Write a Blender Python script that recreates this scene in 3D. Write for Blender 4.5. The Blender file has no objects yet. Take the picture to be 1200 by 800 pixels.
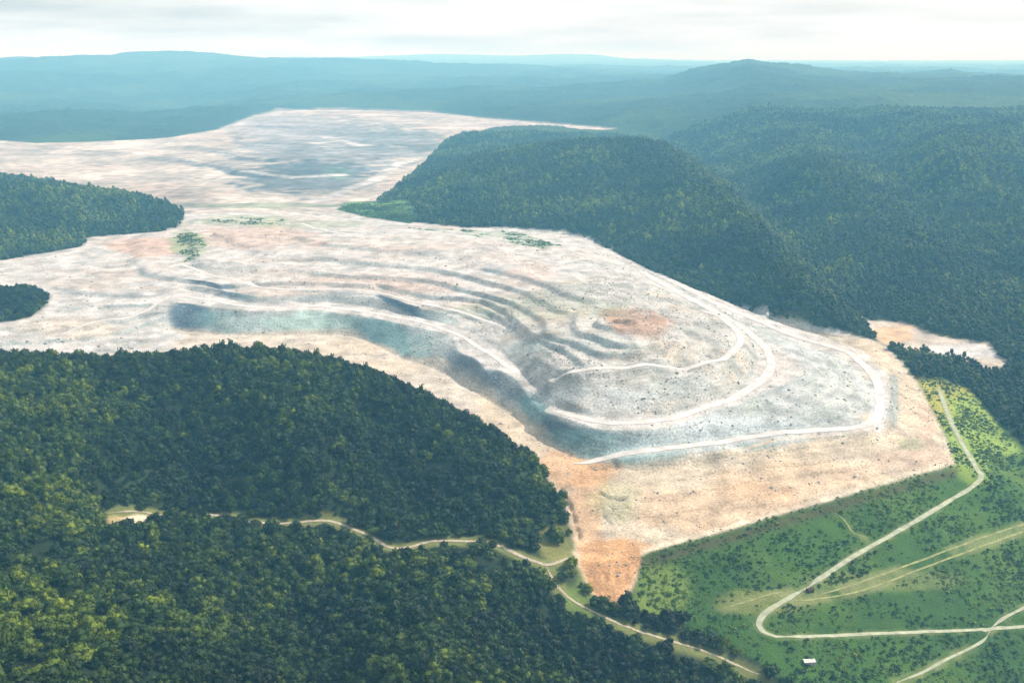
import bpy, math, random
import numpy as np
from math import radians
rng = np.random.default_rng(7); random.seed(7)
S = bpy.context.scene
COL = S.collection

# ------------------------------------------------------------------ camera, sky, sun, exposure
CAM_H, FPX = 550.0, 1152.0                       # metres above the dam crest; focal length in photo pixels
PITCH = math.atan(328.0 / FPX)
cam_d = bpy.data.cameras.new('camera'); cam = bpy.data.objects.new('camera', cam_d); COL.objects.link(cam)
cam.location = (0, 0, CAM_H); cam.rotation_euler = (math.pi/2 - PITCH, 0, 0)
cam_d.sensor_width = 36; cam_d.lens = FPX/1200*36; cam_d.clip_start = 1; cam_d.clip_end = 300000
S.camera = cam

SUN_AZ, SUN_EL = radians(72), radians(41)        # clockwise from the view direction (+Y)
world = bpy.data.worlds.new('World'); S.world = world; world.use_nodes = True
nt = world.node_tree; nt.nodes.clear()
sky = nt.nodes.new('ShaderNodeTexSky'); sky.sky_type = 'NISHITA'; sky.sun_disc = False
sky.sun_elevation = SUN_EL; sky.sun_rotation = SUN_AZ; sky.altitude = 500
sky.air_density = 1.0; sky.dust_density = 3.0; sky.ozone_density = 1.0
bg = nt.nodes.new('ShaderNodeBackground'); bg.inputs[1].default_value = 0.10
wo = nt.nodes.new('ShaderNodeOutputWorld')
# thin high cloud veil over the whole sky
tc = nt.nodes.new('ShaderNodeTexCoord'); mp = nt.nodes.new('ShaderNodeMapping'); mp.inputs['Scale'].default_value = (1.6, 1.6, 14)
nz = nt.nodes.new('ShaderNodeTexNoise'); nz.inputs['Scale'].default_value = 2.2; nz.inputs['Detail'].default_value = 6
rp = nt.nodes.new('ShaderNodeMapRange'); rp.inputs[1].default_value = .32; rp.inputs[2].default_value = .62; rp.inputs[3].default_value = .3; rp.inputs[4].default_value = .97
mx = nt.nodes.new('ShaderNodeMix'); mx.data_type = 'RGBA'; mx.inputs[7].default_value = (9.7, 9.9, 10.0, 1)
L = nt.links.new
L(tc.outputs['Generated'], mp.inputs[0]); L(mp.outputs[0], nz.inputs[0]); L(nz.outputs[0], rp.inputs[0])
L(rp.outputs[0], mx.inputs[0]); L(sky.outputs[0], mx.inputs[6]); L(mx.outputs[2], bg.inputs[0]); L(bg.outputs[0], wo.inputs[0])

sun_d = bpy.data.lights.new('sun', 'SUN'); sun_d.energy = 5.0; sun_d.angle = radians(.6); sun_d.color = (1, .95, .88)
sun = bpy.data.objects.new('sun', sun_d); COL.objects.link(sun); sun.location = (0, 0, 2000)
sun.rotation_euler = (math.pi/2 - SUN_EL, 0, math.pi - SUN_AZ)
S.view_settings.view_transform = 'Standard'; S.view_settings.look = 'None'
S.view_settings.exposure = 0.22; S.view_settings.gamma = 1; S.view_settings.use_curve_mapping = False
S.render.engine = 'CYCLES'
S.cycles.use_denoising = True; S.cycles.max_bounces = 5; S.cycles.diffuse_bounces = 3; S.cycles.volume_bounces = 1
S.cycles.sample_clamp_indirect = 6

# ------------------------------------------------------------------ photo pixels -> places
cp, sp = math.cos(PITCH), math.sin(PITCH)
def rays(q):
    q = np.asarray(q, float); v = 400 - q[:, 1]
    return np.stack([q[:, 0] - 600, FPX*cp + v*sp, -FPX*sp + v*cp], 1)
def W(pts):                                       # (px, py, z) -> world, meeting the height z
    p = np.asarray(pts, float); r = rays(p); t = (p[:, 2] - CAM_H)/r[:, 2]
    return np.stack([r[:, 0]*t, r[:, 1]*t, p[:, 2]], 1)
def WD(pts):                                      # (px, py, ground distance) -> world
    p = np.asarray(pts, float); r = rays(p); t = p[:, 2]/np.hypot(r[:, 0], r[:, 1])
    return np.stack([r[:, 0]*t, r[:, 1]*t, CAM_H + r[:, 2]*t], 1)
def to_px(x, y, z):
    dz = z - CAM_H; d = y*cp - dz*sp; u = y*sp + dz*cp
    return 600 + FPX*x/d, 400 - FPX*u/d
def spline(p, n=12):
    p = np.asarray(p, float); P = np.vstack([2*p[0]-p[1], p, 2*p[-1]-p[-2]]); out = []
    t = np.linspace(0, 1, n, endpoint=False)[:, None]
    for i in range(1, len(P)-2):
        a, b, c, d = P[i-1:i+3]
        out.append(.5*(2*b + (c-a)*t + (2*a-5*b+4*c-d)*t**2 + (3*b-a-3*c+d)*t**3))
    return np.vstack(out + [p[-1:]])
def linear(p, n=12):
    p = np.asarray(p, float); t = np.linspace(0, 1, n, endpoint=False)[:, None]
    return np.vstack([p[i] + (p[i+1]-p[i])*t for i in range(len(p)-1)] + [p[-1:]])

def hash2(ix, iy, s):
    h = (ix*374761393 + iy*668265263 + s*974634533) & 0xffffffff
    h = ((h ^ (h >> 13))*1274126177) & 0xffffffff
    return ((h ^ (h >> 16)) & 0xffff)/65535.0
def vnoise(x, y, s=0):
    ix = np.floor(x).astype(np.int64); iy = np.floor(y).astype(np.int64); fx = x-ix; fy = y-iy
    fx = fx*fx*(3-2*fx); fy = fy*fy*(3-2*fy)
    a = hash2(ix, iy, s); b = hash2(ix+1, iy, s); c = hash2(ix, iy+1, s); d = hash2(ix+1, iy+1, s)
    return (a + (b-a)*fx)*(1-fy) + (c + (d-c)*fx)*fy
def fbm(x, y, wl, octv=4, s=0):
    out = 0; a = 1; tot = 0
    for k in range(octv):
        out = out + a*(vnoise(x/wl + 17.3*k, y/wl - 9.1*k, s+k)*2-1); tot += a; a *= .5; wl *= .5
    return out/tot
def ridged(x, y, wl, octv=4, s=0):
    out = 0; a = 1; tot = 0
    for k in range(octv):
        out = out + a*(1-2*np.abs(vnoise(x/wl + 3.7*k, y/wl + 5.9*k, s+k)*2-1)); tot += a; a *= .5; wl *= .5
    return out/tot
def sstep(x, a, b):
    t = np.clip((x-a)/(b-a), 0, 1); return t*t*(3-2*t)

# ------------------------------------------------------------------ terrain grid: angle x log distance (finer near, coarser far)
DT = 0.0024
R0, R1 = 330.0, 60000.0
TH = np.arange(-0.70, 0.7001, DT); NT = len(TH)
U = np.arange(math.log(R0), math.log(R1), DT); NR = len(U)
RR = np.exp(U)[:, None]; X = RR*np.sin(TH)[None]; Y = RR*np.cos(TH)[None]
def ij(x, y):
    return (np.log(np.hypot(x, y)) - U[0])/DT, (np.arctan2(x, y) - TH[0])/DT
csum = np.zeros((NR, NT)); ccnt = np.zeros((NR, NT)); pin = np.zeros((NR, NT))
def pin_world(P, keep=True):
    d = np.hypot(*(np.diff(P[:, :2], axis=0).T)); out = []
    for a, b in zip(P[:-1], P[1:]):
        n = max(2, int(np.hypot(b[0]-a[0], b[1]-a[1])/(np.hypot(a[0], a[1])*DT*.6)) + 1)
        out.append(a + (b-a)*np.linspace(0, 1, n)[:, None])
    P = np.vstack(out); i, j = ij(P[:, 0], P[:, 1]); i = np.rint(i).astype(int); j = np.rint(j).astype(int)
    ok = (i >= 0) & (i < NR) & (j >= 0) & (j < NT)
    np.add.at(csum, (i[ok], j[ok]), P[ok, 2]); np.add.at(ccnt, (i[ok], j[ok]), 1)
    if keep: pin[i[ok], j[ok]] = 1
def contour(pts, smooth=True, keep=True):
    pin_world(W((spline if smooth else linear)(pts)), keep)
def contour_d(pts, keep=True):
    pin_world(WD(spline(pts)), keep)
def inside(P, x=None, y=None):
    if x is None:
        th = np.arctan2(P[:, 0], P[:, 1]); lr = np.log(np.hypot(P[:, 0], P[:, 1])); m = np.zeros(X.shape, bool)
        a, b = np.searchsorted(U, (lr.min()-.3, lr.max()+.1)); c, d = np.searchsorted(TH, (th.min()-.01, th.max()+.01)); s = (slice(a, b), slice(c, d))
        m[s] = inside(P, X[s], Y[s]); return m
    m = np.zeros(x.shape, bool)
    for (x0, y0), (x1, y1) in zip(P[:, :2], np.roll(P[:, :2], -1, 0)):
        if y0 == y1: continue
        c = ((y0 > y) != (y1 > y)) & (x < (x1-x0)*(y-y0)/(y1-y0) + x0); m ^= c
    return m

# --- mine dump: crest lines and toes of the benches (px, py, height)
L0 = [(672,655,0),(700,657,0),(755,650,0),(850,622,0),(950,592,0),(1050,566,0),(1120,545,0),(1108,510,3),(1090,475,6),(1075,450,10),(1058,428,14),(1040,410,18)]
contour(L0, smooth=False)
contour([(690,690,-15),(715,713,-21),(737,690,-14)], smooth=False)
TOE_A = [(640,516,20),(680,541,20),(720,550,20),(790,547,20),(860,538,20),(940,531,20),(1010,520,20),(1046,503,20),(1053,470,20),(1048,442,20),(1025,417,21),(975,399,24),(925,383,27),(870,361,32),(820,339,38),(770,314,44),(720,294,52),(692,280,60)]
contour(TOE_A)
contour([(760,541,27),(860,528,29),(930,514,30),(1000,508,30),(1036,495,31),(1042,470,32),(1037,441,32),(1012,414,33),(962,393,36),(912,377,39),(860,357,43),(810,337,48)])
contour([(800,531,30),(880,513,31),(950,503,31),(1000,497,31),(1020,487,32),(1022,465,33),(1014,442,33),(985,419,34),(940,403,38),(890,384,41),(850,367,46),(810,349,52)])
# ring road on the second level
R2o = [(198,352,80),(235,358,79),(300,364,75),(360,362,71),(420,370,69),(480,381,69),(528,393,66),(536,411,60),(558,421,64),(572,436,56),(584,433,61),(604,442,58),(614,458,52),(640,489,42),(672,498,50),(720,504,56),(760,503,57),(800,495,57),(840,481,57),(885,461,57),(920,444,57),(945,433,57),(925,415,58),(896,394,60),(865,374,62),(830,356,66),(790,334,72)]
contour(R2o)
R2i = [(220,340,81),(300,355,76),(380,354,72),(440,362,70),(500,374,70),(545,388,67),(580,408,64),(610,435,58),(640,468,53),(665,481,54),(700,487,57),(760,487,58),(800,479,58),(850,461,58),(880,441,58),(887,421,59),(882,402,61),(862,383,64),(832,366,68),(795,346,74)]
contour(R2i)
contour([(200,386,42),(240,391,41),(300,393,40),(370,392,38),(420,396,36),(470,419,33),(520,437,31),(580,474,26),(618,497,23),(640,516,20)])
# third level
contour([(205,311,102),(250,330,97),(290,345,88),(360,343,86),(440,341,92),(480,357,88),(540,372,76),(575,383,76),(605,398,77),(630,418,81),(655,430,89),(690,437,95),(740,434,96),(800,433,92),(845,426,86),(872,412,80),(876,397,78),(858,380,80),(830,365,84)])
contour([(440,333,94),(500,352,92),(560,366,81),(600,386,82),(640,410,88),(690,426,97),(750,424,98),(800,424,94),(840,416,89),(856,402,85),(845,388,86)])
contour([(560,355,90),(600,372,94),(640,391,103),(700,392,114),(750,398,117),(790,400,108),(820,395,98)])
contour([(705,372,125),(740,372,130),(775,380,120)])
contour([(300,325,98),(400,320,104),(500,330,102),(600,350,106),(660,362,112)])
contour([(240,300,106),(330,302,110),(450,298,116),(560,312,118),(640,330,120),(700,350,120),(760,352,104)])
contour([(250,272,112),(330,276,118),(430,276,124),(520,284,126),(600,300,122),(660,316,116),(720,322,102),(760,338,90)])
contour([(640,285,96),(690,296,92),(720,306,86),(760,326,82)])
# left apron and the sandy band behind the forest ridge
contour([(-160,410,55),(0,420,52),(100,430,47),(200,427,44),(300,421,41),(400,431,36),(480,461,31),(530,490,27),(580,521,21),(620,556,14),(650,597,7),(668,642,1)])
contour([(-160,370,72),(60,385,66),(130,378,66),(200,386,50)])
contour([(-160,325,86),(0,325,84),(100,300,92),(200,292,96)])
contour([(40,345,78),(120,335,86),(200,338,86)])
# back edge of the dump
BACK = [(692,279,62),(640,273,72),(600,269,78),(540,268,84),(490,262,88),(430,255,92),(380,248,92),(300,248,92),(210,250,92)]
contour(BACK)
contour([(250,262,98),(340,263,104),(430,266,112),(500,272,112),(570,284,108),(630,292,104)])
# --- far mine
contour([(-160,206,92),(0,206,92),(200,238,92),(300,241,92),(400,238,92)])
contour([(400,238,92),(440,224,98),(470,205,106),(500,188,112),(530,172,122)])
contour([(-160,180,105),(0,182,105),(120,190,104),(240,212,98),(300,226,94),(370,222,95)])
contour([(-160,164,120),(0,166,120),(100,165,122),(200,160,126),(260,150,140),(320,129,170),(400,127,178),(500,130,176),(560,137,168),(640,143,166),(715,150,160)])
contour([(280,213,104),(330,216,104),(400,212,103),(440,200,108)])
contour([(285,198,122),(340,201,122),(400,197,120),(450,188,122)])
contour([(290,180,136),(350,182,136),(420,176,138),(480,170,136)])
contour([(300,163,148),(370,163,150),(440,160,150),(510,156,148)])
contour([(310,146,158),(380,144,164),(460,143,164),(540,146,158)])
contour([(430,243,95),(480,228,104),(505,205,112),(540,180,124)])
# --- middle hill: ridge, hidden valley behind it
HILL = [(488,240,100),(505,218,130),(560,186,190),(640,166,240),(720,160,268),(760,166,262),(800,184,238),(860,232,188),(920,302,128),(970,352,78),(1015,391,28)]
contour(HILL)
contour([(1022,390,20),(970,345,34),(920,295,48),(860,225,78),(800,178,108),(740,157,140),(640,160,150),(560,178,132),(500,212,104)])
contour([(560,262,88),(600,235,125),(650,205,175),(690,180,225)])
contour([(720,288,68),(750,250,120),(745,210,180),(740,185,225)])
contour([(900,364,48),(880,310,92),(850,270,135)])
# --- left hill
contour([(-160,206,190),(0,218,172),(60,224,158),(120,238,134),(180,252,106),(212,262,92)])
contour([(-160,312,82),(0,304,84),(45,296,86),(95,288,88),(105,276,92),(190,270,94),(212,263,92)])
# --- right valley and the mountain beyond
contour([(1022,384,20),(1060,388,16),(1110,402,10),(1160,414,2),(1200,428,-6),(1300,460,-20)])
contour([(1040,405,17),(1090,420,8),(1150,440,-8),(1200,466,-24),(1300,520,-50)])
contour([(1085,446,6),(1140,468,-10),(1175,500,-26),(1200,528,-36),(1300,590,-60)])
contour_d([(-500,76,17500),(-200,74,17000),(0,74,16500),(100,68,16500),(180,62,16800),(240,62,17000),(290,69,17000),(380,70,16500),(450,77,15500),(500,90,14500),(560,100,14000)])
contour_d([(560,100,14000),(640,96,13000),(700,97,12000),(760,96,11200),(800,87,10600),(850,79,10100),(880,72,10000),(910,80,9800),(960,90,9200),(1020,100,8200),(1080,105,7600),(1130,101,7400),(1160,104,7300),(1200,110,7200),(1300,118,7000),(1500,120,7000),(1900,90,7500)])
contour_d([(880,72,10000),(880,100,7500),(900,140,5200),(960,195,3330)], keep=False)
contour([(960,195,200),(1050,262,115),(1130,340,45)], keep=False)
contour_d([(1080,105,7600),(1070,130,5500),(1120,175,3500)], keep=False)
contour([(1120,175,250),(1200,235,150),(1280,300,90)], keep=False)
contour([(1010,165,205),(1040,205,150),(1110,270,80),(1170,350,20)], keep=False)
contour_d([(760,96,11200),(780,118,8000),(800,140,6000)], keep=False)
contour_d([(180,62,16800),(200,100,12500),(220,140,9000)], keep=False)
contour_d([(380,70,16500),(360,100,12000)], keep=False)
contour_d([(0,150,7200),(80,152,7200),(150,150,7300)], keep=False)
contour_d([(-700,66,36000),(0,70,36000),(400,69,37000),(500,64,38000),(600,66,38000),(700,65,37000),(760,74,37000),(1000,77,36000),(1300,78,36000),(1900,78,36000)])
contour_d([(-300,80,25000),(0,80,25000),(600,80,25000),(900,80,25000),(1500,80,25000)])
contour_d([(-300,73,50000),(0,73,50000),(600,73,50000),(1500,73,50000)])
# --- forest ridge in front of the mine, spurs and gullies in the foreground
contour([(-200,420,165),(0,426,152),(60,434,142),(110,432,138),(160,440,134),(205,432,132),(250,421,132),(300,412,130),(350,420,122),(400,434,110),(440,442,98),(480,464,82),(530,487,62),(582,510,45),(626,545,26),(656,585,13),(671,625,4)], keep=False)
contour([(60,440,140),(100,520,112),(140,600,78)], keep=False)
contour([(190,452,112),(222,520,66),(240,590,46)], keep=False)
contour([(330,440,122),(362,520,96),(372,590,52)], keep=False)
contour([(430,500,52),(470,560,28),(492,622,20)], keep=False)
contour([(540,520,54),(580,590,30)], keep=False)
contour([(150,645,80),(130,700,104),(80,800,150),(60,1000,215)], keep=False)
contour([(330,650,38),(350,720,26),(380,800,42),(400,1000,100)], keep=False)
contour([(500,665,22),(480,720,52),(500,800,78),(520,1000,95)], keep=False)
contour([(640,720,-12),(690,790,-34),(740,1000,-70)], keep=False)
contour([(-300,1000,260),(-200,700,170),(-200,520,155)], keep=False)
contour([(0,560,120),(20,640,110),(0,720,130)], keep=False)
contour([(900,830,-90),(1000,1000,-150)], keep=False)

# --- roads and tracks
T1 = [(128,619,62),(150,612,61),(178,606,59),(232,608,52),(300,616,43),(370,612,36),(402,616,32),(432,628,28),(464,646,22),(510,638,18),(575,638,12),(622,656,6),(646,662,3),(676,650,0)]
T2 = [(640,664,3),(652,688,-5),(678,711,-13),(720,732,-24),(780,751,-40),(830,766,-55),(892,792,-72)]
for T in (T1, T2): contour(T, keep=False)
# --- green dam face: one even slope below the crest
A0, B0 = W([(755,650,0)])[0], W([(1120,545,0)])[0]
dv = (B0-A0)/np.linalg.norm(B0-A0); nv = np.array([dv[1], -dv[0]])
SLOPE = .42
def face_z(x, y): return -SLOPE*((x-A0[0])*nv[0] + (y-A0[1])*nv[1])
def WF(pts):
    r = rays(pts); k = r[:, 0]*nv[0] + r[:, 1]*nv[1]
    t = (SLOPE*(A0[:2]@nv) - CAM_H)/(r[:, 2] + SLOPE*k)
    return np.stack([r[:, 0]*t, r[:, 1]*t, CAM_H + r[:, 2]*t], 1)
def outer(P, k): return P + np.array([nv[0], nv[1], 0])*k
FACE = np.vstack([[A0 - np.r_[nv*2, 0]], [B0 + np.r_[dv[:2]*8 - nv*2, 0]], WF([(1152,560),(1200,598),(1300,650),(1300,830),(1250,1000),(1080,1000),(960,830),(890,775),(800,735),(742,712)])])
face_m = inside(FACE)
i0 = face_m & (face_z(X, Y) < -1.5)
csum[i0] = face_z(X, Y)[i0]; ccnt[i0] = 1; pin[i0] = 1
contour([(1120,545,0),(1150,556,-10),(1175,560,-16)], smooth=False)
contour([(1085,452,8),(1120,500,-6),(1150,545,-12),(1200,585,-30)], keep=False)

# --- membrane through all pinned lines (coarse to fine)
def solve(cs, cc):
    lev = [(cs, cc)]
    while min(lev[-1][0].shape) > 40:
        a, b = lev[-1]; n0, n1 = (a.shape[0]+1)//2*2, (a.shape[1]+1)//2*2
        a2 = np.zeros((n0, n1)); b2 = a2.copy(); a2[:a.shape[0], :a.shape[1]] = a; b2[:a.shape[0], :a.shape[1]] = b
        m = (b2 > 0); a2 = np.where(m, a2/np.maximum(b2, 1), 0); f = lambda q: q.reshape(n0//2, 2, n1//2, 2).sum((1, 3))
        lev.append((f(a2), f(m.astype(float))))
    z = None
    for a, b in lev[::-1]:
        m = b > 0; v = np.where(m, a/np.maximum(b, 1), 0)
        if z is None: z = np.full(a.shape, v[m].mean()); it = 400
        else:
            z = np.repeat(np.repeat(z, 2, 0), 2, 1)[:a.shape[0], :a.shape[1]]; it = 90
        z[m] = v[m]
        for k in range(it):
            p = np.pad(z, 1, mode='edge'); q = .25*(p[:-2, 1:-1] + p[2:, 1:-1] + p[1:-1, :-2] + p[1:-1, 2:])
            z = np.where(m, v, q)
    return z
Z = solve(csum, ccnt)
def blur(a, r, n=2):
    for _ in range(n):
        for ax in (0, 1):
            p = np.pad(a, [(r+1, r) if k == ax else (0, 0) for k in (0, 1)], mode='edge'); c = np.cumsum(p, ax)
            a = (np.take(c, range(2*r+1, c.shape[ax]), ax) - np.take(c, range(0, c.shape[ax]-2*r-1), ax))/(2*r+1)
    return a

# --- regions (drawn on the ground)
DUMP = W([(672,650,0),(690,690,-15),(715,714,-21),(738,690,-14),(755,650,0),(850,622,0),(950,592,0),(1050,566,0),(1120,545,0),(1110,512,3),(1092,477,6),(1075,449,10),(1056,424,15),(1032,402,20),(1000,396,24),(962,388,28),(905,371,34),(868,356,40),(832,343,46),(800,334,50),(764,318,56),(728,296,62),(694,279,64),
          (660,272,72),(600,268,78),(540,267,84),(490,261,88),(430,254,92),(380,247,92),(215,250,92),(212,264,92),(190,271,94),(105,277,92),(95,289,88),(45,297,86),(0,305,84),(-160,312,82),(-160,412,55),(0,421,52),(100,431,47),(200,428,44),(300,422,41),(400,432,36),(480,458,31),(530,482,27),(582,508,21),(626,546,14),(660,590,7),(676,640,1)])
FAR = W([(-260,160,121),(-160,163,120),(0,165,120),(40,168,119),(100,166,122),(200,161,126),(258,151,140),(300,135,164),(325,130,170),(400,128,177),(500,131,175),(560,138,167),(640,144,165),(700,149,161),(722,152,160),(640,152,156),(560,155,150),(520,168,130),(500,190,112),(470,215,104),(440,238,95),(430,254,92),(380,247,92),(215,250,92),(205,246,92),(0,206,92),(-160,204,92),(-260,204,92)])
ISLE = W([(-200,342,84),(0,340,80),(35,339,78),(60,348,74),(52,362,70),(30,374,68),(0,379,67),(-200,384,68)])
CLEAR = W([(1002,362,40),(1022,374,26),(1058,378,20),(1100,393,14),(1160,404,5),(1182,428,-4),(1160,432,-4),(1120,420,4),(1085,412,9),(1050,408,16),(1035,404,18),(1020,392,21)])
GREEN2 = W([(1076,447,9),(1100,440,7),(1135,452,0),(1165,490,-18),(1200,525,-36),(1300,590,-60),(1200,598,-36),(1152,560,-10),(1120,545,0),(1110,512,3),(1092,477,6)])
STRIP = W([(470,272,92),(540,276,98),(600,284,98),(640,292,100),(660,286,92),(610,272,80),(540,267,84)])
PATCH = W([(395,246,92),(430,254,92),(480,262,88),(492,256,90),(480,236,100),(440,236,95),(405,238,92)])
reg = np.zeros((NR, NT), np.int8)
far_nat = RR > 5600
reg[np.broadcast_to(far_nat, reg.shape)] = 4
reg[inside(FAR)] = 3; reg[inside(DUMP)] = 1; reg[inside(ISLE)] = 0
reg[inside(GREEN2)] = 2; reg[face_m] = 2; reg[inside(CLEAR)] = 5; reg[inside(PATCH)] = 2
nat = ((reg == 0) | (reg == 4)).astype(float); natb = np.clip(blur(nat, 5)*2 - 1, 0, 1)
pinb = np.clip(1 - blur(pin, 7)*9, 0, 1)
Zs = np.where(RR > 4500, blur(Z, 1), blur(Z, 6)); Z = Z*(1-natb) + Zs*natb
# relief of the wild hills: gullies that grow with the size of the hills
w = natb*(.25 + .75*pinb)
big = sstep(RR, 2300, 3600); huge = sstep(RR, 4200, 8000)
Z += w*(4*fbm(X, Y, 90, 3, 1) + (1-big)*9*ridged(X, Y, 210, 3, 3) + big*34*ridged(X, Y, 560, 4, 11) + huge*85*ridged(X, Y, 2200, 5, 21))
Z += np.where(reg == 4, rng.normal(0, 1, Z.shape)*np.clip(RR/2500, 0, 5), 0)*natb
# benches cut into the upper dump
dump = reg == 1; farm = reg == 3
def terrace(z, st, k=.5):
    q = z/st; n = np.floor(q); f = q-n; return st*(n + sstep(f, k, 1))
zn = Z + 2.2*fbm(X, Y, 160, 3, 31)
PX0, PY0 = to_px(X, Y, Z)
wt = sstep(Z, 84, 92)*blur(dump.astype(float), 3)
Z = Z*(1-wt) + terrace(zn, 8, .7)*wt
wl = dump & (np.arctan2(X, Y) < -.355) & (Z < 88); wlb = blur(wl.astype(float), 4)*sstep(Z, 44, 50)
Z = Z*(1-.8*wlb) + terrace(zn, 7.5, .7)*.8*wlb
wf = blur(farm.astype(float), 3)*sstep(Z, 100, 112); Z = Z*(1-wf) + terrace(Z + 3*fbm(X, Y, 500, 3, 41), 13, .45)*wf
wr = blur((dump & (Z > 22) & (Z < 66) & (PX0 > 770)).astype(float), 3)*sstep(PX0, 800, 930); Z = Z*(1-.75*wr) + .75*wr*terrace(zn, 5, .62)
ws = blur((dump & (Z > 2) & (Z < 21) & (PX0 > 740) & (PY0 > 505)).astype(float), 3); Z = Z*(1-.7*ws) + .7*ws*terrace(zn + 2, 4.5, .72)
bare = np.isin(reg, (1, 3, 5)); bb = blur(bare.astype(float), 2)
Z += bb*(.7*fbm(X, Y, 11, 2, 53) + .9*fbm(X, Y, 26, 3, 51) + 1.2*fbm(X, Y, 70, 2, 52))
rub = np.exp(-(((X - W([(745,385,145)])[0, 0])/150)**2 + ((Y - W([(745,385,145)])[0, 1])/150)**2)); Z += rub*dump*9*fbm(X, Y, 34, 3, 61)
Z += (reg == 2)*1.2*fbm(X, Y, 30, 3, 55)

def sample(arr, x, y):
    i, j = ij(x, y); i = np.clip(i, 0, NR-1.001); j = np.clip(j, 0, NT-1.001); a = i.astype(int); b = j.astype(int); fi = i-a; fj = j-b
    return (arr[a, b]*(1-fj) + arr[a, b+1]*fj)*(1-fi) + (arr[a+1, b]*(1-fj) + arr[a+1, b+1]*fj)*fi

# --- road beds are levelled into the ground; remember the distance to them
road_d = np.full((NR, NT), 1e3)
ROADS = []
def resample(P, st):
    s = np.r_[0, np.cumsum(np.hypot(*np.diff(P[:, :2], axis=0).T))]; t = np.arange(0, s[-1], st)
    return np.stack([np.interp(t, s, P[:, k]) for k in range(3)], 1)
def road(P, width, name, label, mat, bed=True):
    P = resample(P, 2.5); z = sample(Z, P[:, 0], P[:, 1]); k = np.ones(9)/9
    z = np.convolve(np.pad(z, 4, mode='edge'), k, 'valid'); P[:, 2] = z
    i, j = ij(P[:, 0], P[:, 1]); m = int(30/(np.hypot(P[:, 0], P[:, 1]).min()*DT)) + 1
    D = {}
    ia, ib = max(int(i.min())-m-1, 0), min(int(i.max())+m+2, NR); win = (slice(ia, ib), slice(None)); best = np.full((ib-ia, NT), 1e3); bz = np.zeros((ib-ia, NT)); i = i-ia; Xw, Yw = X[win], Y[win]
    for (x, y, zz), a, b in zip(P, np.rint(i).astype(int), np.rint(j).astype(int)):
        s = (slice(max(a-m, 0), min(a+m+1, ib-ia)), slice(max(b-m, 0), min(b+m+1, NT)))
        d = np.hypot(Xw[s]-x, Yw[s]-y); n = d < best[s]; best[s][n] = d[n]; bz[s][n] = zz
    road_d[win] = np.minimum(road_d[win], best)
    if bed:
        wgt = 1 - sstep(best, width*.75, width*1.6); Z[win] = Z[win]*(1-wgt) + bz*wgt
    ROADS.append((P, width, name, label, mat))
SP = lambda p: W(spline(p)); FP = lambda p, s=True: WF((spline if s else linear)(np.array([(a, b, 0) for a, b in p], float)))
road(SP(T1), 5, 'dirt_track', 'pale dirt track winding through the dark forest up to the orange spoil tip', 'track')
road(SP(T2), 3.6, 'dirt_track', 'narrow pale track running downhill under the orange spoil tip into the trees', 'track')
road(np.vstack([W(spline([(1100,452,6),(1108,474,3),(1118,500,-3),(1132,528,-7)])), FP([(1146,548),(1150,558),(1140,570),(1110,588),(1060,618),(1000,652),(965,675),(945,689)])]), 7, 'access_road', 'long pale ramp road climbing the green dam face to the mine corner', 'road')
road(FP([(945,689),(925,700),(902,714),(892,724),(890,734),(900,743),(930,746)]), 7, 'access_road', 'pale hairpin bend at the foot of the ramp road on the dam face', 'road')
road(FP([(915,746),(980,744),(1080,740),(1160,737),(1230,731)]), 6, 'access_road', 'straight pale road along the lower dam face below the hairpin', 'road')
road(FP([(1160,736),(1175,725),(1200,712),(1230,698)]), 4.5, 'side_road', 'short pale spur forking uphill from the lower dam road', 'road')
road(FP([(1160,740),(1150,752),(1110,772),(1080,788),(1050,800)]), 4, 'side_road', 'thin pale spur forking downhill from the lower dam road', 'road')
road(FP([(846,714),(900,697),(930,690)]), 3, 'bench_path', 'faint grassy bench path left of the dark hut on the dam face', 'path')
road(FP([(958,697),(1010,682),(1080,656),(1140,634),(1230,604)]), 3.2, 'bench_path', 'upper line of the double grassy bench path across the dam face', 'path')
road(FP([(930,706),(1010,692),(1080,666),(1140,644),(1230,612)]), 3.2, 'bench_path', 'lower line of the double grassy bench path across the dam face', 'path')
road(FP([(978,600),(990,610),(1000,624),(1014,630)]), 3, 'footpath', 'short worn footpath on the upper dam face joining the ramp road', 'path')

def carve(P, width, depth):
    P = resample(P, 2.0); tp = 1.6*width*(1 - np.sin(np.linspace(0, np.pi, len(P)))**.5); i, j = ij(P[:, 0], P[:, 1]); m = int(3*width/(np.hypot(P[:, 0], P[:, 1]).min()*DT)) + 2
    win = (slice(max(int(i.min())-m, 0), int(i.max())+m+1), slice(max(int(j.min())-m, 0), int(j.max())+m+1)); x_, y_ = X[win], Y[win]
    best = np.full(x_.shape, 1e3)
    for (x, y, _), e_ in zip(P, tp): best = np.minimum(best, np.hypot(x_-x, y_-y) + e_)
    best = np.maximum(best + width*1.3*fbm(x_, y_, 14, 3, 44), 0); k = np.zeros((NR, NT)); k[win] = 1 - sstep(best, width*.3, width*1.3); Z[:] -= depth*k; return k
ditch = carve(SP([(655,568,13),(668,596,7),(677,622,3),(682,642,1)]), 2.6, 3.5)
ditch = np.maximum(ditch, carve(SP([(697,575,14),(712,582,12),(726,584,11),(740,582,11)]), 4.5, 5))
ditch = np.maximum(ditch, carve(SP([(716,545,20),(724,549,20),(732,550,19)]), 4, 4))
for q in ([(712,590,10),(722,602,8),(736,618,5)],[(704,588,10),(708,605,7),(722,622,5)],[(728,590,9),(744,604,6)],[(706,665,-4),(711,685,-12)],[(722,664,-4),(722,688,-12)],[(735,662,-4),(730,684,-12)]): carve(SP(q), 2.2, 1.6)
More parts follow.
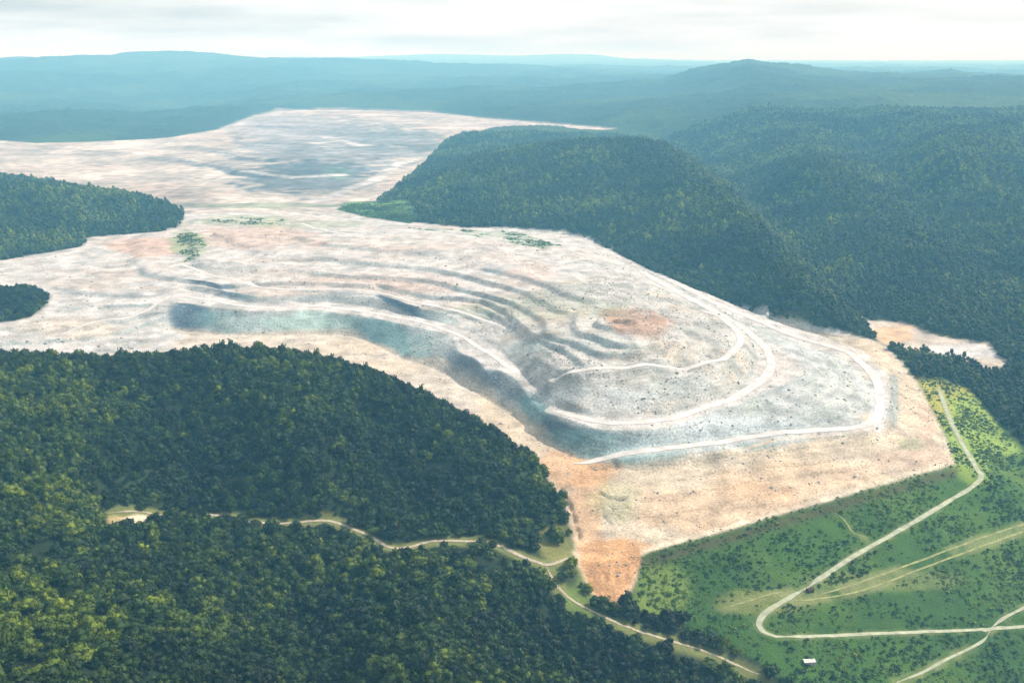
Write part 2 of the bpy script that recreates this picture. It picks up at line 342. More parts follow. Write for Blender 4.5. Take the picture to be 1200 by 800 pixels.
for q in ([(800,600,5),(830,598,5),(900,585,5)],[(860,560,10),(930,552,10),(1010,538,10)],[(780,575,10),(850,570,10)],[(950,566,8),(1040,552,5)]): carve(SP(q), 2.5, 1.2)
mid = lambda a, b: [((p[0]+q[0])/2, (p[1]+q[1])/2, (p[2]+q[2])/2) for p, q in zip(a, b)]
HR = (
 ([(648,484,46),(690,493,53),(740,496,57),(790,489,57),(840,473,57),(876,456,57),(899,438,58),(903,418,59),(888,398,61),(862,379,64),(830,361,68),(790,340,74),(750,318,78)], 15, 'broad white haul road curving round the second level of the terraced dump'),
 ([(672,545,18),(715,543,20),(770,536,25),(830,523,29),(900,509,30),(950,504,31),(1000,501,31),(1026,490,31),(1031,468,32),(1026,442,33),(1000,417,34),(952,399,37),(902,381,40),(856,362,44),(810,343,50),(770,322,56)], 15, 'pale outer haul road rounding the right corner of the terraced dump'),
 ([(650,430,96),(690,431,97),(750,429,97),(800,428,93),(842,421,88),(865,406,82),(866,391,80),(850,375,82),(820,358,88)], 12, 'pale bench road on the third level below the red rubble heap'),
 ([(205,345,80),(240,351,79),(300,360,75),(370,358,72),(430,366,70),(490,377,69),(535,391,67),(570,412,63),(600,433,60)], 10, 'pale bench road above the teal rock faces of the dump'),
 ([(210,306,103),(260,324,98),(330,338,90),(430,338,93),(490,354,90),(550,368,80),(590,384,79)], 8, 'thin pale bench road above the short dark rock steps'),
 ([(60,392,64),(110,378,67),(160,366,72),(205,345,80)], 8, 'pale ramp road climbing across the left apron of the dump'),
 ([(210,253,92),(290,258,96),(350,262,102),(390,272,112),(450,274,116),(540,280,118)], 9, 'pale road along the back edge of the terraced dump'),
)
for q, w_, lb in HR: road(SP(q), w_, 'haul_road', lb, 'haul')
# ------------------------------------------------------------------ ground colours
gu = np.gradient(Z, DT, axis=0)/RR; gt = np.gradient(Z, DT, axis=1)/RR; slope = np.hypot(gu, gt)
PX, PY = to_px(X, Y, Z)
C = np.zeros((NR, NT, 3)); rgb = lambda *c: np.array(c, float)
def mixc(mask, col, a=1.0):
    m = (np.clip(mask, 0, 1)*a)[..., None]; C[:] = C*(1-m) + col*m
n1 = fbm(X, Y, 220, 4, 71); n2 = fbm(X, Y, 60, 4, 72); n3 = fbm(X, Y, 700, 4, 73)
C[:] = rgb(.012, .022, .008); mixc(sstep(n1 + n2*.5, .1, .7), rgb(.025, .042, .012))
mixc((reg == 4)*1.0, rgb(.016, .034, .013)); mixc((reg == 4)*sstep(n3 + .4*n1, -.2, .5), rgb(.045, .080, .022), .8)
def soft(m, r=1): return blur(m.astype(float), r, 1)
mixc(soft(np.isin(reg, (1, 3))), rgb(.46, .445, .42)); dm = soft(dump); fm = soft(farm)
mixc(dm*sstep(n1, -.1, .5), rgb(.50, .445, .39), .7); mixc(dm*sstep(n2 + .5*fbm(X, Y, 25, 3, 74), .0, .6), rgb(.33, .335, .315), .75)
mixc(dm*sstep(slope, .20, .45), rgb(.29, .315, .305), .95)                      # cut rock on the bench faces
def ring(a, b): return soft(inside(np.vstack([W(spline(a)), W(spline(b))[::-1]])), 2)*dm
LOW = ring(R2o[12:], [(640,516,20),(700,549,20),(790,547,22),(880,528,28),(950,508,30),(1000,500,31),(1020,487,32),(1022,465,33),(1014,442,33),(985,419,34),(940,403,38),(890,384,41),(850,367,46),(810,349,52)])
mixc(LOW, rgb(.36, .385, .375), .85); mixc(LOW*sstep(n2 + .5*fbm(X, Y, 20, 3, 79), -.1, .5), rgb(.28, .31, .28), .7)
INN = soft(inside(W(spline(R2i[7:] + [(720,310,110),(600,350,106),(560,380,72)]))), 2)*dm
mixc(INN, rgb(.40, .39, .36), .8); mixc(INN*sstep(fbm(X, Y, 45, 5, 80), -.05, .45), rgb(.27, .28, .25), .7); mixc(INN*sstep(fbm(X, Y, 60, 5, 83), .1, .5), rgb(.47, .40, .31), .6)
UPL = dm*(PX < 640)*(Z > 82); mixc(UPL*sstep(fbm(X*.35 + Z*9, Y + Z*14, 60, 4, 84), 0, .5), rgb(.40, .33, .27), .6)
streak = fbm(X, Y, 45, 4, 77)
mixc(dm*sstep(slope, .28, .5)*sstep(streak, 0, .6), rgb(.20, .25, .25), .6)
def blob(x, y, rx, ry, col, a=1., ang=0., m=None, hard=1.0):
    q = 1.9*max(rx, ry); ii = np.flatnonzero((np.abs(PX-x) < q) & (np.abs(PY-y) < q) & (VIS))
    if not len(ii): return
    dx, dy = PX.ravel()[ii]-x, PY.ravel()[ii]-y; c, s_ = math.cos(ang), math.sin(ang)
    d = np.hypot((dx*c+dy*s_)/rx, (-dx*s_+dy*c)/ry) + .55*n2.ravel()[ii]
    k = (np.clip(sstep(-d, -1.25, -.75)*(dm if m is None else m).ravel()[ii], 0, 1)*a)[:, None]
    Cf = C.reshape(-1, 3); Cf[ii] = Cf[ii]*(1-k) + col*k
VIS = np.broadcast_to(RR < 12000, (NR, NT))
sand = dm*sstep(PY + .0*PX, 0, 1)*(Z < 30)*(PX > 560); sandm = soft(sand > .5, 2)
SAND, ORNG = rgb(.47, .385, .27), rgb(.47, .27, .13)
mixc(sandm, SAND, .85); mixc(sandm*sstep(n2, -.2, .5), rgb(.43, .385, .31), .5)
for x, y, rx, ry, a in ((715,675,48,42,1),(725,650,60,16,.7),(690,600,22,70,.55),(680,548,45,22,.6),(830,595,110,26,.3),(940,560,120,20,.25)): blob(x, y, rx, ry, ORNG, a)
mixc(dm*(PX < 580)*(Z < 46)*1.0, rgb(.47, .39, .28), .5)
for x, y, rx, ry, a in ((80,385,60,12,.4),(400,408,60,10,.4),(430,430,70,9,.4)): blob(x, y, rx, ry, SAND, a)
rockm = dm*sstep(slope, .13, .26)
TEAL, NAVY, GREY = rgb(.16, .27, .27), rgb(.055, .105, .15), rgb(.30, .36, .35)  # navy and teal: rock colour with the shade of left-facing steps painted in
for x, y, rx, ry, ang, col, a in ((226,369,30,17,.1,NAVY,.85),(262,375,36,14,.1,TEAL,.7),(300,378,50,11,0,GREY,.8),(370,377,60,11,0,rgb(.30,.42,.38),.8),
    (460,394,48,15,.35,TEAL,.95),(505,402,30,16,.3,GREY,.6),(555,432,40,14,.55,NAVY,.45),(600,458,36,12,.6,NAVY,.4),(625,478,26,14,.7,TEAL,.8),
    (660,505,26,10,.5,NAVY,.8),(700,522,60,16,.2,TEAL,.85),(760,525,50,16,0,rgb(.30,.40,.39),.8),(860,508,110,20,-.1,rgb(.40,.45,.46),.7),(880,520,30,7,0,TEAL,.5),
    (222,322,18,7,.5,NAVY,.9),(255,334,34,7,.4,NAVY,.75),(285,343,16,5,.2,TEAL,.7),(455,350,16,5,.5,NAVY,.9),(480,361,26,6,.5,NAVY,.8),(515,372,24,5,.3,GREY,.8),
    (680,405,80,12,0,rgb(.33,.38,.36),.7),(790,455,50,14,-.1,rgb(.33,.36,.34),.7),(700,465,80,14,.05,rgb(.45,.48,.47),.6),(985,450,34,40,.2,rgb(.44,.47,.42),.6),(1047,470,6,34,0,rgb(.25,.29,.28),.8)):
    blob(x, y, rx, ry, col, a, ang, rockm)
for x, y, rx, ry, ang, a in ((750,380,38,16,.2,.75),(720,378,18,7,.8,.5),(770,372,16,6,.3,.5)): blob(x, y, rx, ry, rgb(.36, .22, .14), a, ang)
for x, y, rx, ry, a in ((172,289,44,13,.75),(300,278,80,13,.55),(440,330,90,10,.25),(620,318,30,10,.35),(1060,540,50,14,.4),(1085,495,14,30,.4)): blob(x, y, rx, ry, rgb(.47, .32, .24), a)
for x, y, rx, ry, a in ((222,286,22,16,.8),(290,259,55,6,.6),(360,263,70,5,.4),(640,360,90,14,.25),(1068,520,16,8,.4),(720,590,34,26,.35)): blob(x, y, rx, ry, rgb(.22, .27, .13), a)
blob(905,430,26,16,rgb(.50,.46,.42),.8); blob(1030,470,10,36,rgb(.48,.49,.49),.8)
# far mine: pale apron on the left, grey benches in the middle
mixc(fm, rgb(.43, .385, .335)); mixc(fm*sstep(n3 + .5*n1, .0, .5), rgb(.44, .34, .27), .5)
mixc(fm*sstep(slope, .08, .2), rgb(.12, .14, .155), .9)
for x, y, rx, ry, col, a in ((390,170,110,30,rgb(.17,.19,.205),.8),(360,208,80,20,rgb(.07,.10,.115),.85),(395,203,18,8,rgb(.12,.22,.16),.4),(470,165,50,16,rgb(.15,.175,.18),.7),(330,150,60,14,rgb(.32,.31,.31),.7)): blob(x, y, rx, ry, col, a, 0, fm)
for q in ([(290,201),(340,208),(400,205)],[(380,160),(420,170),(470,172)],[(370,237),(400,225),(440,210),(470,192),(500,182)],[(330,166),(370,168),(400,164)]):
    for (xa, ya), (xb, yb) in zip(q[:-1], q[1:]):
        for t in np.linspace(0, 1, 8): blob(xa+(xb-xa)*t, ya+(yb-ya)*t, 8, 1.5, rgb(.46,.45,.43), .65, 0, fm*sstep(n1, -.5, .1))
blob(300,241,110,3,rgb(.12,.16,.09),.7,0,np.maximum(fm,dm)); blob(620,147,110,6,rgb(.42,.38,.36),.8,0,fm)
# green dam face, green shoulders
em = soft(reg == 2); GR = rgb(.040, .100, .012)
em = em*np.where(RR > 2000, sstep(n2 + .6, .2, .7), 1); mixc(em, GR); mixc(em*sstep(n2, -.2, .5), rgb(.080, .140, .018), .8); mixc(em*sstep(n1, 0, .5), rgb(.022, .065, .012), .7)
for x, y, rx, ry, col, a in ((1110,470,45,34,rgb(.30,.29,.05),.95),(1145,505,45,45,rgb(.20,.29,.045),.9),(770,690,40,30,rgb(.16,.22,.04),.7),(900,705,60,16,rgb(.16,.18,.05),.7),(1020,680,90,12,rgb(.17,.20,.06),.5),(440,243,60,12,rgb(.13,.25,.09),.8)): blob(x, y, rx, ry, col, a, 0, em)
fz = face_z(X, Y); mixc(face_m*sstep(-fz, 9, 3)*1.0, rgb(.075, .075, .03), .0)
sm = soft(inside(STRIP)); mixc(sm*sstep(n2, -.5, .3), rgb(.16, .25, .13), .75)
cm = soft(reg == 5); mixc(cm, rgb(.42, .37, .31)); blob(1045,392,26,12,rgb(.58,.38,.20),.7,0,cm); blob(1130,412,60,8,rgb(.52,.52,.52),.7,0,cm)
mixc(em*(1 - sstep(road_d, 3, 8))*sstep(n2 + fbm(X, Y, 14, 2, 66), -.6, .5), rgb(.22, .235, .10), .6)
# grassy verges and bare soil beside the forest tracks
vm = natb*(1 - sstep(road_d, 5, 17)); mixc(vm, rgb(.15, .17, .05), .9)
blob(140,613,22,9,rgb(.42,.33,.16),.8,0,natb); blob(160,608,16,5,rgb(.62,.52,.38),.9,0,natb); blob(655,640,26,24,rgb(.22,.22,.06),.8,0,natb); blob(690,700,40,30,rgb(.10,.15,.03),.8,0,natb)
edge = (1-natb)*0 + np.clip(blur(bare.astype(float), 4)*2, 0, 1)*nat; mixc(edge*sstep(n2, -.3, .3)*(RR < 2600), rgb(.20, .21, .08), .7)
mixc(ditch, rgb(.12, .11, .08), .7)
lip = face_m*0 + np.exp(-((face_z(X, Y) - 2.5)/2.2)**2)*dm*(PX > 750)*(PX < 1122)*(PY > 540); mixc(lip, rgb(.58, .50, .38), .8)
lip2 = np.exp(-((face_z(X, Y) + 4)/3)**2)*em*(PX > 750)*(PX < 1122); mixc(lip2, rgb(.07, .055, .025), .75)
C = np.clip(C, .004, .75)

# ------------------------------------------------------------------ materials
def principled(name, col=(.5, .5, .5), rough=.9, spec=.2):
    m = bpy.data.materials.new(name); m.use_nodes = True; b = m.node_tree.nodes['Principled BSDF']
    b.inputs['Base Color'].default_value = (*col, 1); b.inputs['Roughness'].default_value = rough; b.inputs['Specular IOR Level'].default_value = spec
    return m, m.node_tree, b
def add_noise(nt, scale, detail=4, coord='Object', vec=None):
    n = nt.nodes.new('ShaderNodeTexNoise'); n.inputs['Scale'].default_value = scale; n.inputs['Detail'].default_value = detail
    if vec is None:
        t = nt.nodes.new('ShaderNodeTexCoord'); nt.links.new(t.outputs[coord], n.inputs['Vector'])
    else: nt.links.new(vec, n.inputs['Vector'])
    return n
def mul(nt, colsock, fac, lo, hi):
    r = nt.nodes.new('ShaderNodeMapRange'); r.inputs[1].default_value = .3; r.inputs[2].default_value = .7; r.inputs[3].default_value = lo; r.inputs[4].default_value = hi
    nt.links.new(fac, r.inputs[0]); v = nt.nodes.new('ShaderNodeVectorMath'); v.operation = 'SCALE'
    nt.links.new(colsock, v.inputs[0]); nt.links.new(r.outputs[0], v.inputs['Scale']); return v.outputs[0]
def terrain_mat(name, s1, s2, bump, bscale, strata=None):
    m, nt, b = principled(name); a = nt.nodes.new('ShaderNodeAttribute'); a.attribute_name = 'soil'
    n = add_noise(nt, s1); n2_ = add_noise(nt, s2)
    v_ = .66 if strata else .78; c = mul(nt, a.outputs['Color'], n.outputs[0], v_, 2-v_); c = mul(nt, c, n2_.outputs[0], v_+.05, 1.92-v_); nt.links.new(c, b.inputs['Base Color'])
    if strata:
        t = nt.nodes.new('ShaderNodeTexCoord'); mp_ = nt.nodes.new('ShaderNodeMapping'); mp_.inputs['Scale'].default_value = strata[:3]; nt.links.new(t.outputs['Object'], mp_.inputs[0])
        sn = add_noise(nt, 1.0, 6, vec=mp_.outputs[0]); sn.inputs['Roughness'].default_value = .7; c = mul(nt, c, sn.outputs[0], strata[3], strata[4]); nt.links.new(c, b.inputs['Base Color'])
    bn = add_noise(nt, bscale, 5); bp = nt.nodes.new('ShaderNodeBump'); bp.inputs['Strength'].default_value = .8; bp.inputs['Distance'].default_value = bump
    nt.links.new(bn.outputs[0], bp.inputs['Height']); nt.links.new(bp.outputs[0], b.inputs['Normal']); return m
M_rock = terrain_mat('quarried_rock', .35, .03, 1.2, .25, (.03, .03, .35, .76, 1.18))
M_farrock = terrain_mat('far_quarried_rock', .02, .004, 3, .05, (.0022, .0022, .10, .5, 1.3))
M_soil = terrain_mat('forest_floor', .3, .03, 1.0, .3)
M_grass = terrain_mat('grassed_slope', .5, .05, 1.5, .4)
M_mount = terrain_mat('wooded_mountain', .05, .006, 14, .05)
def plain(name, col, scale, lo=.8, hi=1.15, bump=.2):
    m, nt, b = principled(name, col); rg = nt.nodes.new('ShaderNodeRGB'); rg.outputs[0].default_value = (*col, 1)
    n = add_noise(nt, scale); nt.links.new(mul(nt, rg.outputs[0], n.outputs[0], lo, hi), b.inputs['Base Color'])
    bp = nt.nodes.new('ShaderNodeBump'); bp.inputs['Distance'].default_value = bump; nt.links.new(n.outputs[0], bp.inputs['Height']); nt.links.new(bp.outputs[0], b.inputs['Normal']); return m
MR = {'haul': plain('dusty_haul_road', (.57, .55, .52), .05, .75, 1.15), 'track': plain('pale_dirt', (.40, .35, .26), .3, .6, 1.2), 'road': plain('crushed_stone', (.36, .385, .27), .12, .7, 1.2), 'path': plain('worn_grass', (.24, .26, .10), .12, .6, 1.3)}
M_bark = plain('bark', (.16, .13, .10), 3, .7, 1.2, .05)

# ------------------------------------------------------------------ terrain objects
def mesh_np(name, V, F, mat, smooth=True):
    me = bpy.data.meshes.new(name); nv_, nf = len(V), len(F); k = F.shape[1]
    me.vertices.add(nv_); me.vertices.foreach_set('co', np.ascontiguousarray(V, np.float32).ravel())
    me.loops.add(nf*k); me.loops.foreach_set('vertex_index', np.ascontiguousarray(F, np.int32).ravel())
    me.polygons.add(nf); me.polygons.foreach_set('loop_start', np.arange(0, nf*k, k, dtype=np.int32))
    me.update(calc_edges=True); me.polygons.foreach_set('use_smooth', np.full(nf, smooth))
    if mat: me.materials.append(mat)
    return me
def put(name, me, parent=None, **kw):
    o = bpy.data.objects.new(name, me); COL.objects.link(o); o.parent = parent
    for k, v in kw.items(): o[k] = v
    return o
vid = np.arange(NR*NT).reshape(NR, NT)
F = np.stack([vid[:-1, :-1], vid[:-1, 1:], vid[1:, 1:], vid[1:, :-1]], -1)[:, :, ::-1]
fr = reg[:-1, :-1]
P3 = np.stack([X, Y, Z], -1).reshape(-1, 3); C2 = C.reshape(-1, 3)
def piece(name, mask, mat, label, cat):
    f = F[mask].reshape(-1, 4); u, inv = np.unique(f, return_inverse=True)
    me = mesh_np(name, P3[u], inv.reshape(-1, 4), mat)
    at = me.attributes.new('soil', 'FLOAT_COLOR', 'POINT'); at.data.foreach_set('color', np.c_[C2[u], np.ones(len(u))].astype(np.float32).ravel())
    return put(name, me, label=label, category=cat, kind='structure')
hillpoly = W([(488,240,100),(505,218,130),(560,178,185),(640,156,225),(720,150,255),(760,156,250),(800,174,230),(860,222,180),(920,295,120),(970,345,70),(1025,385,22),(1000,396,24),(905,371,34),(832,343,46),(764,318,56),(694,279,64),(600,268,78),(490,261,88)])
lefthill = W([(-700,190,190),(0,205,160),(120,228,125),(215,258,92),(190,271,94),(105,277,92),(95,289,88),(45,297,86),(0,305,84),(-700,320,84)])
hm = inside(hillpoly) & (reg == 0); lm = inside(lefthill) & (reg == 0) & (RR > 2000)
fore = (reg == 0) & ~hm & ~lm & ((RR < 1000) | (np.arctan2(X, Y) < .1) & (RR < 2500)); rest = (reg == 0) & ~hm & ~lm & ~fore
c4 = lambda m: m[:-1, :-1]
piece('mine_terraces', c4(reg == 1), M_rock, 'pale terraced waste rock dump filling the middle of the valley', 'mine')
piece('distant_mine', c4(reg == 3), M_farrock, 'far hazy open mine with grey benches under the mountains', 'mine')
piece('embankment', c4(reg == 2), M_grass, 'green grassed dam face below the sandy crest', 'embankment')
piece('valley_clearing', c4(reg == 5), M_rock, 'sandy strip of cleared ground in the blue wooded valley', 'clearing')
piece('near_hillside', c4(fore), M_soil, 'near forested ridge and gullies beside the dirt track', 'hillside')
piece('wooded_hill', c4(hm), M_soil, 'dark blue wooded hill rising behind the terraced mine', 'hill')
piece('wooded_spur', c4(lm), M_soil, 'dark wooded spur between the two mines', 'hill')
piece('valley_slope', c4(rest), M_soil, 'wooded mountain slope across the right hand valley', 'hillside')
piece('mountains', c4(reg == 4), M_mount, 'hazy blue mountain ranges along the horizon', 'mountain')
bpy.context.view_layer.update()
# the land under and behind the viewer
n = 96; a = np.linspace(0, 2*np.pi, n, endpoint=False); V = np.vstack([[[0, 0, -320]]] + [np.c_[np.cos(a)*r, np.sin(a)*r, np.full(n, -320.)] for r in (3000, 20000, 62000)])
Fq = [(1+k, 1+(k+1) % n, 1+n+(k+1) % n, 1+n+k) for k in range(n)] + [(1+n+k, 1+n+(k+1) % n, 1+2*n+(k+1) % n, 1+2*n+k) for k in range(n)]
me = bpy.data.meshes.new('ground'); me.from_pydata(V.tolist(), [], [(0, 1+k, 1+(k+1) % n) for k in range(n)] + Fq); me.materials.append(plain('lowland_forest', (.035, .06, .02), .01))
put('ground', me, label='wooded lowland beneath the hills', category='ground', kind='structure')

# ------------------------------------------------------------------ roads as draped strips
for P, w_, name, label, mat in ROADS:
    d = np.gradient(P[:, :2], axis=0); d /= np.linalg.norm(d, axis=1)[:, None]; nrm = np.c_[-d[:, 1], d[:, 0]]; K = 5; rows = []
    wob = 1 + .22*np.array([fbm(np.array([t*2.5]), np.array([w_*9.]), 22, 3, 5)[0] for t in range(len(P))])
    wob *= np.clip(np.minimum(np.arange(len(P)), np.arange(len(P))[::-1])/10., .3, 1)
    for k in range(K):
        o = (k/(K-1)-.5)*w_*wob; q = P[:, :2] + nrm*o[:, None]; z = sample(Z, q[:, 0], q[:, 1]) + .45; rows.append(np.c_[q, z])
    V = np.stack(rows, 1).reshape(-1, 3); idx = np.arange(len(V)).reshape(len(P), K)
    put(name, mesh_np(name, V, np.stack([idx[:-1, :-1], idx[:-1, 1:], idx[1:, 1:], idx[1:, :-1]], -1).reshape(-1, 4)[:, ::-1], MR[mat]), label=label, category='road', kind='structure')

# ------------------------------------------------------------------ trees
def leaf_mat(name, dark, mid, lite):
    m, nt, b = principled(name, rough=.65, spec=.25)
    a = nt.nodes.new('ShaderNodeAttribute'); a.attribute_type = 'INSTANCER'; a.attribute_name = 'tint'
    rp = nt.nodes.new('ShaderNodeValToRGB'); e = rp.color_ramp.elements; e[0].color = (*dark, 1); e[1].color = (*lite, 1)
    k = e.new(.5); k.color = (*mid, 1); nt.links.new(a.outputs['Fac'], rp.inputs[0])
    g = nt.nodes.new('ShaderNodeNewGeometry'); n = add_noise(nt, 3.5, 2)
    c = mul(nt, rp.outputs[0], n.outputs[0], .65, 1.4); nt.links.new(c, b.inputs['Base Color']); return m
M_leaf = leaf_mat('leaves', (.003, .009, .002), (.027, .054, .003), (.165, .215, .008))
M_shrub = leaf_mat('shrub_leaves', (.014, .046, .006), (.050, .115, .010), (.150, .200, .020))
def crown_mesh(seed, lobes, leaves, name, mat, flat=.7):
    r = np.random.default_rng(seed); V = []; Fc = []; nb = 0
    ico = np.array([(0, 0, 1)] + [(math.cos(k*1.2566)*.894, math.sin(k*1.2566)*.894, .447) for k in range(5)] + [(math.cos(k*1.2566+.628)*.894, math.sin(k*1.2566+.628)*.894, -.447) for k in range(5)] + [(0, 0, -1)])
    icf = [(0, 1+k, 1+(k+1) % 5) for k in range(5)] + [(1+k, 6+k, 1+(k+1) % 5) for k in range(5)] + [(1+(k+1) % 5, 6+k, 6+(k+1) % 5) for k in range(5)] + [(11, 6+(k+1) % 5, 6+k) for k in range(5)]
    cs = []
    for k in range(lobes):
        an = k*2.4 + r.uniform(0, .8); rad = 0 if k == 0 else r.uniform(.35, .68); cs.append((math.cos(an)*rad, math.sin(an)*rad, (.62 if k == 0 else r.uniform(.0, .5))*flat/.7, r.uniform(.34, .52) + (.08 if k == 0 else 0)))
    for cx, cy, cz, cr in cs:
        q = ico*(cr*.80)*(1 + r.uniform(-.18, .18, (12, 1)))*(1, 1, flat) + (cx, cy, cz); V.append(q); Fc += [tuple(x+nb for x in f) for f in icf]; nb += 12
        for _ in range(leaves//lobes):
            d = r.normal(size=3); d[2] = abs(d[2])*.9 - .25; d /= np.linalg.norm(d); c = np.array((cx, cy, cz)) + d*cr*r.uniform(.78, 1.1)*(1, 1, flat)
            nn = d + r.normal(size=3)*.55; nn /= np.linalg.norm(nn); t = np.cross(nn, r.normal(size=3)); t /= np.linalg.norm(t); bt = np.cross(nn, t); s = r.uniform(.07, .15)
            V.append(np.array([c - t*s, c - bt*s*.6, c + t*s, c + bt*s*.6])); Fc.append((nb, nb+1, nb+2, nb+3)); nb += 4
    me = bpy.data.meshes.new(name); me.from_pydata(np.vstack(V).tolist(), [], Fc); me.materials.append(mat); me.update(); return me
def trunk_mesh(seed):
    r = np.random.default_rng(seed); V = []; Fc = []
    def tube(p, q, r0, r1, n=7):
        p, q = np.array(p, float), np.array(q, float); d = (q-p)/np.linalg.norm(q-p); t = np.cross(d, (.3, .9, .1)); t /= np.linalg.norm(t); b = np.cross(d, t); nb = len(V)
        for c, rr in ((p, r0), ((p*.5+q*.5) + t*r0*.5, (r0+r1)*.5), (q, r1)):
            for k in range(n): V.append(c + (t*math.cos(k*6.283/n) + b*math.sin(k*6.283/n))*rr)
        for l in range(2):
            for k in range(n): Fc.append((nb+l*n+k, nb+l*n+(k+1) % n, nb+(l+1)*n+(k+1) % n, nb+(l+1)*n+k))
    tube((0, 0, -.25), (.03, .02, .55), .055, .04); top = (.03, .02, .55)
    for k in range(4):
        an = k*1.57 + r.uniform(0, .9); tube(top, (math.cos(an)*.4, math.sin(an)*.4, r.uniform(.8, 1.0)), .035, .012, 5)
    tube(top, (0, 0, 1.1), .04, .012, 5)
    me = bpy.data.meshes.new('trunk'); me.from_pydata([tuple(v) for v in V], [], Fc); me.materials.append(M_bark); me.update(); return me
CROWNS = [crown_mesh(100+k, 6+k % 4, 260, 'crown', M_leaf, (.62, .75, .55, .85, .7, .65)[k]) for k in range(6)]
FARCROWNS = [crown_mesh(200+k, 5, 40, 'crown', M_leaf, .75) for k in range(4)]
SHRUBS = [crown_mesh(300+k, 4, 60, 'shrub', M_shrub, .6) for k in range(3)]
TRUNKS = [trunk_mesh(k) for k in range(3)]

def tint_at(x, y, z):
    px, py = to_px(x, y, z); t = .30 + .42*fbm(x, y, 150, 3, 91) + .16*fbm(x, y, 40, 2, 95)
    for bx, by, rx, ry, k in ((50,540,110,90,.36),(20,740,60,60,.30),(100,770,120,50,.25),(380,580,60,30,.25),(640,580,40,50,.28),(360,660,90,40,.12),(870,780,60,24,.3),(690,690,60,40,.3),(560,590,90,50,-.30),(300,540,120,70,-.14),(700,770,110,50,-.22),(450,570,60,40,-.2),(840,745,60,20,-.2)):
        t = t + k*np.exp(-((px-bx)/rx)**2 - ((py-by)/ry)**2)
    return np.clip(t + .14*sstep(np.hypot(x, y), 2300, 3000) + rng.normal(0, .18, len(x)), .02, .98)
def scatter(r0, r1, area, thmax=.62):
    """stratified points over the ground of the wild hills"""
    n = int(.5*(r1*r1-r0*r0)*2*thmax/area); r = np.sqrt(rng.uniform(r0*r0, r1*r1, n)); t = rng.uniform(-thmax, thmax, n); return r*np.sin(t), r*np.cos(t)
NATE = np.where(RR < 2000, blur(nat, 1, 1), nat)
def keep_forest(x, y, thin=1.0):
    i, j = ij(x, y); i = np.clip(np.rint(i).astype(int), 0, NR-1); j = np.clip(np.rint(j).astype(int), 0, NT-1)
    d = sample(road_d, x, y); px, py = to_px(x, y, sample(Z, x, y))
    ok = (NATE[i, j] > .98) & (d > 5 + 4*rng.random(len(x)))
    # a strip kept low on the near side of the track, with a few trees left standing in it
    dn = sample(road_d, x*1.0, y + 9) ; ok &= ~((dn < 8) & (fbm(x, y, 60, 2, 88) > -.25) & (np.hypot(x, y) < 1500))
    ok &= ~((np.hypot((px-150)/26, (py-613)/9) < 1) | (np.hypot((px-600)/45, (py-658)/15) < 1) & (rng.random(len(x)) < .85) | (np.hypot((px-655)/28, (py-640)/26) < 1) & (rng.random(len(x)) < .8) | (np.hypot((px-690)/30, (py-690)/30) < 1) & (rng.random(len(x)) < .6))
    return ok
# near forest
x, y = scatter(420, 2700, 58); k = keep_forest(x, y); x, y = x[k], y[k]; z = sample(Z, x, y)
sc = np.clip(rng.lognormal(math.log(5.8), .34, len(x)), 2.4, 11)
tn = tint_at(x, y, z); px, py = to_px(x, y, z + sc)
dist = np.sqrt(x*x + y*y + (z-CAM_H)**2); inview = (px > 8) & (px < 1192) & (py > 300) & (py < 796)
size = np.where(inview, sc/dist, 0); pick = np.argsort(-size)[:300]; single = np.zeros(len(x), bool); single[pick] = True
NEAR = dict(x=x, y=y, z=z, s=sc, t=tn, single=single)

def gn_scatter(name, P, scale, tint, meshes, label, cat, zs=1.25):
    me = bpy.data.meshes.new(name); me.vertices.add(len(P)); me.vertices.foreach_set('co', P.astype(np.float32).ravel())
    for nm, ty, v in (('size', 'FLOAT', scale), ('tint', 'FLOAT', tint), ('turn', 'FLOAT', rng.uniform(0, 6.283, len(P))), ('tall', 'FLOAT', scale*rng.uniform(.85, 1.9, len(P))*zs/1.25)):
        me.attributes.new(nm, ty, 'POINT').data.foreach_set('value', np.asarray(v, np.float32))
    me.attributes.new('kindof', 'INT', 'POINT').data.foreach_set('value', rng.integers(0, len(meshes), len(P)).astype(np.int32))
    o = put(name, me, label=label, category=cat, kind='stuff')
    src = bpy.data.collections.new(name + '_shapes')
    for k, m in enumerate(meshes): src.objects.link(bpy.data.objects.new('shape_%s_%d' % (name, k), m))
    g = bpy.data.node_groups.new(name, 'GeometryNodeTree'); g.interface.new_socket('Geometry', in_out='INPUT', socket_type='NodeSocketGeometry'); g.interface.new_socket('Geometry', in_out='OUTPUT', socket_type='NodeSocketGeometry')
    N = g.nodes.new; gi = N('NodeGroupInput'); go = N('NodeGroupOutput'); ip = N('GeometryNodeInstanceOnPoints'); ci = N('GeometryNodeCollectionInfo'); ci.inputs[0].default_value = src
    ci.inputs['Separate Children'].default_value = True; ci.inputs['Reset Children'].default_value = True
    def att(nm, ty='FLOAT'):
        n_ = N('GeometryNodeInputNamedAttribute'); n_.data_type = ty; n_.inputs[0].default_value = nm; return n_.outputs[0]
    cx = N('ShaderNodeCombineXYZ'); s_ = att('size'); g.links.new(s_, cx.inputs[0]); g.links.new(s_, cx.inputs[1]); g.links.new(att('tall'), cx.inputs[2])
    cr = N('ShaderNodeCombineXYZ'); g.links.new(att('turn'), cr.inputs[2])
    g.links.new(gi.outputs[0], ip.inputs['Points']); g.links.new(ci.outputs[0], ip.inputs['Instance']); ip.inputs['Pick Instance'].default_value = True
    g.links.new(att('kindof', 'INT'), ip.inputs['Instance Index']); g.links.new(cr.outputs[0], ip.inputs['Rotation']); g.links.new(cx.outputs[0], ip.inputs['Scale']); g.links.new(ip.outputs[0], go.inputs[0])
    o.modifiers.new('scatter', 'NODES').node_group = g; return o
